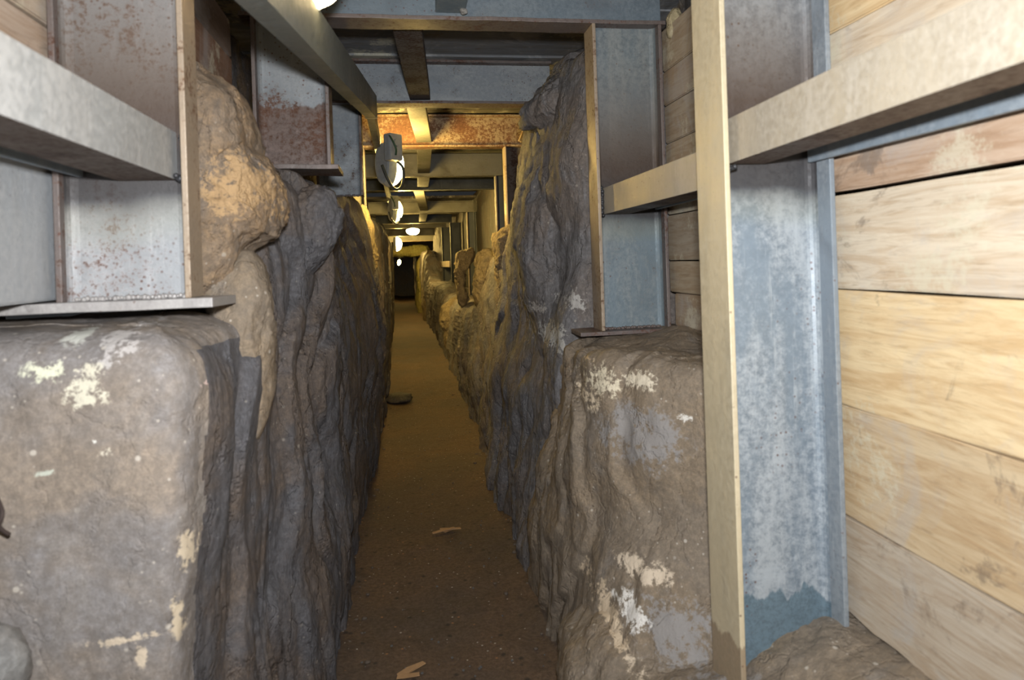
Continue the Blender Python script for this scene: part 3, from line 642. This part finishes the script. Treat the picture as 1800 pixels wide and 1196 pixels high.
# ---------------------------------------------------------------- struts
def strut(name, a, b, wx, hz, mat, label, group=None, end_weld=True):
    """rectangular bar from a to b (points on its bottom centre line)"""
    a = Vector(a); b = Vector(b); d = (b-a); L = d.length; ang = math.atan2(d.x, d.y); pitch = math.atan2(d.z, math.hypot(d.x, d.y))
    bm = bmesh.new(); box_bm(bm, -wx/2, wx/2, 0, L, 0, hz)
    o = bm_obj(name, bm, mat, None, .004)
    o.location = a; o.rotation_euler = (pitch, 0, -ang)
    tag(o, label, 'steel bar', group)
    return o
def channel(name, x0, x1, ya, yb, z0, z1, mat, label, th=.008):
    """C-channel: face towards the passage (x0 side) with top and bottom legs"""
    sg = 1 if x1 > x0 else -1
    bm = bmesh.new(); prof = [(x0, z0), (x1, z0), (x1, z0+th), (x0+sg*th, z0+th), (x0+sg*th, z1-th), (x1, z1-th), (x1, z1), (x0, z1)]
    cx, cy, cz = (x0+x1)/2, (ya+yb)/2, z0
    A = [bm.verts.new((x-cx, ya-cy, z-cz)) for x, z in prof]; B = [bm.verts.new((x-cx, yb-cy, z-cz)) for x, z in prof]
    for i in range(8): bm.faces.new((A[i], A[(i+1) % 8], B[(i+1) % 8], B[i]))
    bm.faces.new(A[::-1]); bm.faces.new(B)
    bmesh.ops.recalc_face_normals(bm, faces=bm.faces)
    o = bm_obj(name, bm, mat, None, .002); o.location = (cx, cy, cz)
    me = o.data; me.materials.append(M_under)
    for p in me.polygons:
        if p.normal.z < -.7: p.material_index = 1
    tag(o, label, 'steel bar')
    return o
s1 = channel('steel_strut', .83, .935, -1.2, 1.655, 1.755, 1.870, M_strut, 'broad tan steel strut running from the nearest right column past the camera')
s2 = channel('steel_strut', .83, .94, 1.70, 2.775, 1.685, 1.795, M_strut, 'tan steel strut between the nearest and second right columns')
s1.rotation_euler = (-.0155, 0, 0)
s3 = channel('steel_strut', -.53, -.66, -1.2, 1.745, 1.72, 1.835, M_strut_L, 'broad pale grey steel strut running from the nearest left column past the camera')
def weld_on(par, pts):
    bm = bmesh.new(); l = Vector(par.location); bead(bm, [Vector(p)-l for p in pts], .007); bm_obj('weld', bm, M_weld, par, 0, True)
weld_on(s1, [(.822, 1.60, 1.74), (.822, 1.66, 1.735), (.822, 1.66, 1.85), (.83, 1.66, 1.86)])
weld_on(s2, [(.822, 2.74, 1.68), (.822, 2.76, 1.68), (.822, 2.76, 1.80)])
weld_on(s3, [(-.52, 1.69, 1.725), (-.52, 1.74, 1.72), (-.52, 1.74, 1.84)])
b1 = strut('steel_bar', (1.065, -1.2, 1.735), (1.065, 1.66, 1.735), .014, .058, M_backbar, 'narrow blue grey bar behind the broad tan strut at right')
b2 = strut('steel_bar', (1.065, 1.78, 1.71), (1.065, 2.78, 1.70), .014, .05, M_backbar, 'narrow bar against the planks behind the strut between the right columns')
b3 = strut('steel_bar', (-.745, -1.2, 1.73), (-.745, 1.74, 1.73), .014, .06, M_backbar, 'narrow grey bar behind the broad strut at left')
G = 'central bars under the ceiling'
for (a, b, w_, m, lab) in [
    ((.21, 1.7, 2.54), (.215, 2.78, 2.52), .12, M_steel_F2R, 'central blue grey bar stub above the second crossbeam, at the top of the view'),
    ((.03, 2.81, 2.515), (.125, 4.25, 2.515), .125, M_brown_strut, 'central rust brown bar between second and third crossbeams'),
    ((.09, 4.28, 2.515), (.19, 5.75, 2.52), .125, M_beam_far, 'central bar lit gold by the wall lamp before the rusty fourth crossbeam'),
    ((.195, 5.78, 2.51), (.235, 7.55, 2.50), .13, M_beam_far, 'central bar between fourth and fifth crossbeams'),
    ((.24, 7.58, 2.50), (.26, 9.0, 2.50), .14, M_dark_steel, 'dark central bar between fifth and sixth crossbeams'),
    ((.2, 9.05, 2.49), (.36, 12.05, 2.44), .14, M_beam_far, 'central bar lit by the second wall lamp before the seventh crossbeam'),
    ((.36, 12.08, 2.43), (.4, 15.05, 2.43), .15, M_beam_far, 'central bar between seventh and eighth crossbeams'),
    ]:
    strut('steel_bar', a, b, w_, .07, m, lab, G)
for (a, b, lab) in [((1.0, 15.2, 1.42), (.95, 17.2, 1.42), 'short bright side bar beyond the eighth frame column'), ((.94, 17.4, 1.42), (.88, 19.0, 1.42), 'small bright side bar beside the ninth frame column'),
                    ((.88, 19.2, 1.45), (.80, 20.6, 1.45), 'farthest bright side bar beside the tenth frame column')]:
    strut('steel_bar', a, b, .05, .14, M_flange_tan, lab)
strut('angle_bracket', (1.0, 5.66, 2.50), (1.08, 5.68, 2.68), .03, .03, M_flange_tan, 'small diagonal bracket at the right end of the rusty fourth crossbeam')
tag(bpy.data.objects['angle_bracket'], cat='bracket')

# ---------------------------------------------------------------- planks
def plank(x0, x1, y0, y1, z0, z1, colr, label, seed=0, ragged=0, group=None, wav=.004, mat=None):
    """board along Y with slightly wavy long edges"""
    bm = bmesh.new(); box_bm(bm, x0, x1, y0, y1, z0, z1)
    n = max(6, int((y1-y0)/.04))
    bmesh.ops.subdivide_edges(bm, edges=[e for e in bm.edges if abs(e.verts[0].co.y-e.verts[1].co.y) > (y1-y0)*.5], cuts=n)
    zm = (z0+z1)/2; c = Vector(((x0+x1)/2, (y0+y1)/2, z0))
    bmesh.ops.recalc_face_normals(bm, faces=bm.faces)
    bmesh.ops.bevel(bm, geom=[e for e in bm.edges if abs(e.verts[0].co.y-e.verts[1].co.y) > 1e-4 and len(e.link_faces) == 2 and e.calc_face_angle(0) > .5], offset=.004, segments=2, affect='EDGES')
    for v in bm.verts:
        k = wav*noise.noise(Vector((v.co.y*2.5, seed*3.3, 0 if v.co.z > zm else 9)))
        if v.co.z < zm and ragged: k += ragged*(noise.noise(Vector((v.co.y*7, seed, 2)))+.5*noise.noise(Vector((v.co.y*19, seed, 4))))
        v.co.z += k; v.co.x += .004*noise.noise(Vector((v.co.y*1.5, seed*2.1, v.co.z*3)))
        v.co -= c
    o = bm_obj('timber_plank', bm, mat or M_wood, None); o.location = c; o.color = (*colr, 1)
    tag(o, label, 'plank', group); return o
HONEY = (.74, .58, .35); PALE = (.66, .57, .44); GREYW = (.50, .43, .34); BROWNW = (.40, .31, .215)
GR = 'boards lining the near right wall'
for i, (z0, z1, c, lab, rg) in enumerate([
    (.545, .80, GREYW, 'weathered grey bottom plank with a torn lower edge at lower right', .014),
    (.805, 1.095, (.60, .47, .30), 'honey plank with chalky flaking patch directly above the weathered bottom plank', 0),
    (1.10, 1.398, HONEY, 'bright honey plank, third up from the bottom of the near right wall', 0),
    (1.402, 1.645, PALE, 'pale cracked plank just below the dark gap in the near right wall', 0),
    (1.655, 1.90, (.50, .37, .27), 'pinkish brown plank behind the broad strut in the near right wall', 0),
    (1.905, 2.065, PALE, 'pale plank just above the broad strut in the near right wall', 0),
    (2.07, 2.36, HONEY, 'honey plank in the top right corner of the view, above the broad tan strut', 0)]):
    plank(1.12, 1.155, -1.4, 1.70, z0, z1, c, lab, i, rg, GR, .005)
GM = 'boards between the two right columns'
for i, (z0, z1, lab) in enumerate([
    (1.205, 1.343, 'lowest short brown plank between the right columns, split at its foot'), (1.348, 1.478, 'second short plank up between the right columns'),
    (1.483, 1.675, 'stained grey short plank just below the strut between the right columns'), (1.68, 1.82, 'short plank hidden in part by the strut between the right columns'),
    (1.825, 1.98, 'short brown plank just above the strut between the right columns'), (1.985, 2.143, 'short brown plank with white smears, second above the strut between the right columns'),
    (2.148, 2.29, 'short brown plank, third above the strut between the right columns'), (2.295, 2.47, 'short brown plank level with the second crossbeam, at right')]):
    plank(1.125, 1.155, 1.72, 2.80 if z0 > 1.3 else 2.75, z0, z1, [BROWNW, (.43, .35, .25), (.40, .33, .245)][i % 3], lab, 20+i, .008 if i == 0 else 0, GM, .003)
GL = 'boards between the two left columns'
for i, (z0, z1, lab) in enumerate([
    (1.87, 2.02, 'lowest brown plank behind the orange boulder'), (2.025, 2.16, 'brown plank second up behind the orange boulder'), (2.165, 2.31, 'rusty brown plank third up behind the orange boulder'),
    (2.315, 2.46, 'dark plank above the orange boulder, below the lamp rail')]):
    plank(-.66, -.63, 1.86, 2.74, z0, z1, [(.20, .15, .12), (.22, .20, .185), (.25, .15, .10)][i % 3], lab, 40+i, 0, GL, .003)
GF = 'boards lining the near left wall'
for i, (z0, z1, c, lab) in enumerate([
    (1.445, 1.76, (.46, .47, .47), 'smooth pale grey board behind the nearest left column, above the base plate'), (1.765, 1.93, (.42, .38, .34), 'grey board behind the broad left strut'),
    (1.935, 2.075, (.47, .37, .29), 'brown board with a dark gap above it in the top left corner'), (2.085, 2.28, (.50, .41, .32), 'topmost tan board in the top left corner')]):
    plank(-.835, -.80, -1.4, 1.84, z0, z1, c, lab, 60+i, 0, GF, .003, M_board if i < 2 else None)

# ---------------------------------------------------------------- ceiling of boards
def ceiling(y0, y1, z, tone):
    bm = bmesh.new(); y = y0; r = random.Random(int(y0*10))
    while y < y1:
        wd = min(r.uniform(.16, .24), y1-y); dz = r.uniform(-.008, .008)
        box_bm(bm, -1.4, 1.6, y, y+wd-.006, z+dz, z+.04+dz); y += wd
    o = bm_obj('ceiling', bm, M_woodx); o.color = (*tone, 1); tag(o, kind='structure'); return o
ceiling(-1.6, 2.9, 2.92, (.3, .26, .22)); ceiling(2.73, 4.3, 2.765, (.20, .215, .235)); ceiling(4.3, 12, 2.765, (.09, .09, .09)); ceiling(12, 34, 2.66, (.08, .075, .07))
o = box('wall_far', -1.2, 1.6, 33.5, 33.7, -.1, 2.9, M_rockR2, None, 0); tag(o, kind='structure')
o = box('wall_right', 1.275, 1.31, 4.75, 21.5, .8, 2.75, M_stone_dark, None, 0); tag(o, kind='structure')
# the far doorway at the passage end
fd = empty('door_1', (0, 26, 0)); tag(fd, kind='structure')
for nm, a in (('jamb', (.33, .40, 26.0, 26.08, 0, 1.80)), ('jamb', (-.52, -.46, 26.0, 26.08, 0, 1.80)), ('head', (-.52, .40, 26.0, 26.08, 1.80, 1.85))):
    q = box(nm, *a, M_flange_tan, fd); q.location = (0, -26, 0)
o = box('wall_end', -1.3, 1.5, 26.1, 26.3, 1.87, 2.75, M_stone_dark, None, 0); tag(o, kind='structure')
o = box('wall_end', .42, 1.5, 26.1, 26.3, 0, 1.87, M_stone_dark, None, 0); tag(o, kind='structure')

# ---------------------------------------------------------------- lamp rail
rail = empty('lamp_rail', (0, 2.3, 2.40)); tag(rail, 'dark galvanised lamp rail bending along the left columns', 'rail')
def rail_seg(a, b, wd, h):
    a = Vector(a)-Vector((0, 2.3, 2.40)); b = Vector(b)-Vector((0, 2.3, 2.40)); d = b-a
    bm = bmesh.new(); t = .004; L = d.length
    box_bm(bm, -wd/2, wd/2, 0, L, 0, t); box_bm(bm, wd/2-t, wd/2, 0, L, t, h); box_bm(bm, -wd/2, -wd/2+t, 0, L, t, h)
    o = bm_obj('rail_section', bm, M_rail, rail); o.location = a; o.rotation_euler = (math.asin(d.z/L), 0, -math.atan2(d.x, d.y)); return o
rail_seg((-.275, 1.15, 1.98), (-.165, 4.18, 2.385), .06, .135)
rail_seg((-.175, 4.14, 2.385), (-.20, 14.5, 2.38), .045, .10)
bm = bmesh.new(); box_bm(bm, -.035, .035, -.02, .02, -.006, .0); o = bm_obj('joint_plate', bm, M_house, rail, .002); o.location = (-.170, 1.82, -.018)

# ---------------------------------------------------------------- lamps
def tube_bm(pts, r, seg=8):
    bm = bmesh.new(); P = [np.array(p, float) for p in pts]; T = np.linspace(0, len(P)-1, (len(P)-1)*6+1)
    C = [cr_interp(np.array(P), t) for t in T]; rings = []
    for i, c in enumerate(C):
        d = Vector(C[min(i+1, len(C)-1)]-C[max(i-1, 0)]).normalized(); u = d.orthogonal().normalized(); u = (Vector((.3, .9, .2)).cross(d)).normalized(); v = d.cross(u)
        rings.append([bm.verts.new(Vector(c)+r*(u*math.cos(a)+v*math.sin(a))) for a in [2*math.pi*k/seg for k in range(seg)]])
    for a, b in zip(rings[:-1], rings[1:]):
        for k in range(seg): bm.faces.new((a[k], a[(k+1) % seg], b[(k+1) % seg], b[k]))
    bm.faces.new(rings[0][::-1]); bm.faces.new(rings[-1]); return bm
def dome_bm(rx, ry, rz, base=0, n=28, m=12):
    """half ellipsoid bulging to +X"""
    bm = bmesh.new(); rings = []
    for j in range(m):
        a = math.pi/2*j/m; rings.append([bm.verts.new((base+rx*math.sin(a), ry*math.cos(a)*math.cos(t), rz*math.cos(a)*math.sin(t))) for t in [2*math.pi*i/n for i in range(n)]])
    tip = bm.verts.new((base+rx, 0, 0))
    for a, b in zip(rings[:-1], rings[1:]):
        for k in range(n): bm.faces.new((a[k], a[(k+1) % n], b[(k+1) % n], b[k]))
    for k in range(n): bm.faces.new((rings[-1][k], rings[-1][(k+1) % n], tip))
    bm.faces.new(rings[0][::-1]); return bm
def lamp(loc, rot, label, sc=1.0, jbox=True, glow=None):
    L = empty('bulkhead_lamp', loc); L.rotation_euler = rot; L.scale = (sc, sc, sc)
    tag(L, label, 'lamp', 'oval bulkhead lamps along the passage')
    # oval backing tray
    bm = bmesh.new(); n = 32; rr = []
    for (x, k) in ((-.045, .72), (-.04, .86), (.0, 1.0), (.012, 1.0)):
        rr.append([bm.verts.new((x, .074*k*math.cos(t), .136*k*math.sin(t))) for t in [2*math.pi*i/n for i in range(n)]])
    for a, b in zip(rr[:-1], rr[1:]):
        for k in range(n): bm.faces.new((a[k], a[(k+1) % n], b[(k+1) % n], b[k]))
    bm.faces.new(rr[0][::-1]); bm.faces.new(rr[-1]); bm_obj('housing', bm, M_house, L, 0, False)
    bm_obj('lamp_glass', dome_bm(.10, .070, .130, .0125), glow or M_glow, L, 0, True)
    if jbox:
        bm = bmesh.new(); box_bm(bm, -.095, -.0, -.14, -.08, .0, .155); jb = bm_obj('junction_box', bm, M_house, L, .012)
        bm = bmesh.new(); bmesh.ops.create_cone(bm, cap_ends=True, segments=20, radius1=.022, radius2=.020, depth=.012, matrix=Matrix.Translation((-.05, -.145, .10)) @ Matrix.Rotation(math.pi/2, 4, 'X'))
        bm_obj('cap', bm, M_house, jb, 0)
        bm_obj('green_wire', tube_bm([(-.09, -.13, .14), (-.085, -.155, .10), (-.07, -.16, .06), (-.06, -.145, .03)], .006), M_green, jb, 0, True)
        bm_obj('cable', tube_bm([(-.02, -.11, .0), (.01, -.12, -.03), (.025, -.11, -.09), (.01, -.10, -.145), (-.03, -.09, -.155), (-.07, -.08, -.10), (-.09, -.06, -.02)], .0085), M_cable, L, 0, True)
    return L
lamp((-.215, 1.93, 2.345), (0, math.radians(12), math.radians(-35)), 'glowing lamp cut by the top edge, on the near end of the rail', 1.0, False, M_glow_near)
lamp((-.108, 5.2, 2.262), (0, 0, math.radians(42)), 'glowing oval lamp with grey junction box and looped cable on the left rail', 1.28)
lamp((-.135, 9.45, 2.25), (0, 0, math.radians(30)), 'smaller glowing lamp with bluish junction box just beyond the looped cable lamp', 1.2, True, M_glow_far)
lc = lamp((.20, 15.9, 2.30), Matrix(((0, 0, 1), (-.6, .8, 0), (-.8, -.6, 0))).to_euler(), 'glowing oval lamp hanging from the ceiling mid passage', 1.15, False)
bm = bmesh.new(); bmesh.ops.create_cone(bm, cap_ends=True, segments=10, radius1=.012, radius2=.012, depth=.36)
o = bm_obj('conduit', bm, M_house, None); o.parent = lc; o.matrix_parent_inverse = (Matrix.Translation((.20, 15.9, 2.30)) @ lc.rotation_euler.to_matrix().to_4x4() @ Matrix.Scale(1.15, 4)).inverted(); o.location = (.2, 15.93, 2.49)
lamp((-.24, 19.6, 2.10), (0, 0, math.radians(-4)), 'distant wall lamp at left, below the hanging ceiling lamp', 1.5, False)
lamp((-.25, 28.0, 1.62), (0, math.radians(20), math.radians(-60)), 'tiny farthest lamp glowing inside the dark doorway', .9, False)

# ---------------------------------------------------------------- odds and ends on the ground
tag(small_rock('stone', at(700, 700, Z=.05), (.16, .16, .05), M_stone_dark, 2), 'flat dark stone on the earth floor against the left wall', 'stone')
tag(small_rock('pebble', (at(815, 20, Y=2.735)).xyz, (.016, .014, .013), M_stone_pale, 4), 'round pale pebble lodged on the second crossbeam flange', 'pebble')
tag(small_rock('stone', at(-5, 1175, Y=1.38), (.05, .05, .07), M_stone_pale, 6), 'rounded pale grey stone at the bottom left corner of the view', 'stone')
def scrap(loc, k, seed, label):
    bm = bmesh.new(); r = random.Random(seed)
    for i in range(3 if k == 1 else 2):
        a = .2+r.uniform(-.5, .5) if i < 3 else 1.6; l = r.uniform(.03, .06)*k; _ = r.uniform(0, 6.28); l = r.uniform(.03, .07)*k; m = Matrix.Translation((r.uniform(-.04, .04)*k, r.uniform(-.03, .03)*k, .004+.003*i)) @ Matrix.Rotation(a, 4, 'Z') @ Matrix.Rotation(r.uniform(-.15, .15), 4, 'Y')
        vs = [bm.verts.new(m @ Vector((x, y, z))) for z in (0, .004) for x, y in ((-l, -.012), (-l*.3, -.022*r.uniform(.4, 1)), (l, -.006), (l*.9, .012), (-l*.2, .02*r.uniform(.4, 1)), (-l, .008))]
        bm.faces.new(vs[:6][::-1]); bm.faces.new(vs[6:])
        for j in range(6): bm.faces.new((vs[j], vs[(j+1) % 6], vs[6+(j+1) % 6], vs[6+j]))
    o = bm_obj('bark_scrap', bm, M_bark); o.location = loc; tag(o, label, 'scrap')
scrap(at(780, 937, Z=.01), 1, 2, 'orange brown bark scrap lying in the middle of the earth floor')
scrap(at(716, 1186, Z=.01), .8, 5, 'orange brown bark scrap at the bottom edge of the floor')
rt = bm_obj('root', tube_bm([at(-12, 860, Y=1.46), at(4, 900, Y=1.42), at(-2, 925, Y=1.42), at(16, 940, Y=1.44)], .004), M_root, None, 0, True); tag(rt, 'thin dark root on the rock block at the left edge', 'root')
r = random.Random(11); peb = None
for i in range(60):
    y = 2.45+3.6*r.random()**1.6; x = r.uniform(-.22, .48); s = r.uniform(.003, .0065)
    if peb is None:
        peb = small_rock('pebble', (x, y, .006), (1, .8, .6), M_stone_pale, 3, 2); o = peb
    else:
        o = peb.copy(); COL.objects.link(o)
    o.location = (x, y, .006+.012*noise.noise(Vector((x*2, y*1.5, 0)))); o.scale = (s, s, s); o.rotation_euler = (0, 0, r.uniform(0, 6))
    tag(o, 'tiny pale pebble scattered on the near earth floor', 'pebble', 'tiny pale pebbles on the earth floor')

clod = None
for i in range(60):
    y = 2.5+5.5*r.random()**1.5; side = r.random() < .5; x = (-.27+abs(r.gauss(0, .05))) if side else (.50+.012*y-abs(r.gauss(0, .05))); k_ = r.uniform(.006, .016)
    if clod is None: clod = small_rock('earth_clod', (x, y, .01), (1, .85, .6), M_clod, 8, 2, .35); o = clod
    else: o = clod.copy(); COL.objects.link(o)
    o.location = (x, y, .008+.012*noise.noise(Vector((x*2, y*1.5, 0)))); o.scale = (k_, k_, k_); o.rotation_euler = (0, 0, r.uniform(0, 6))
    tag(o, 'small dark clod lying at the foot of a rock wall', 'clod', 'small clods along the floor edges')
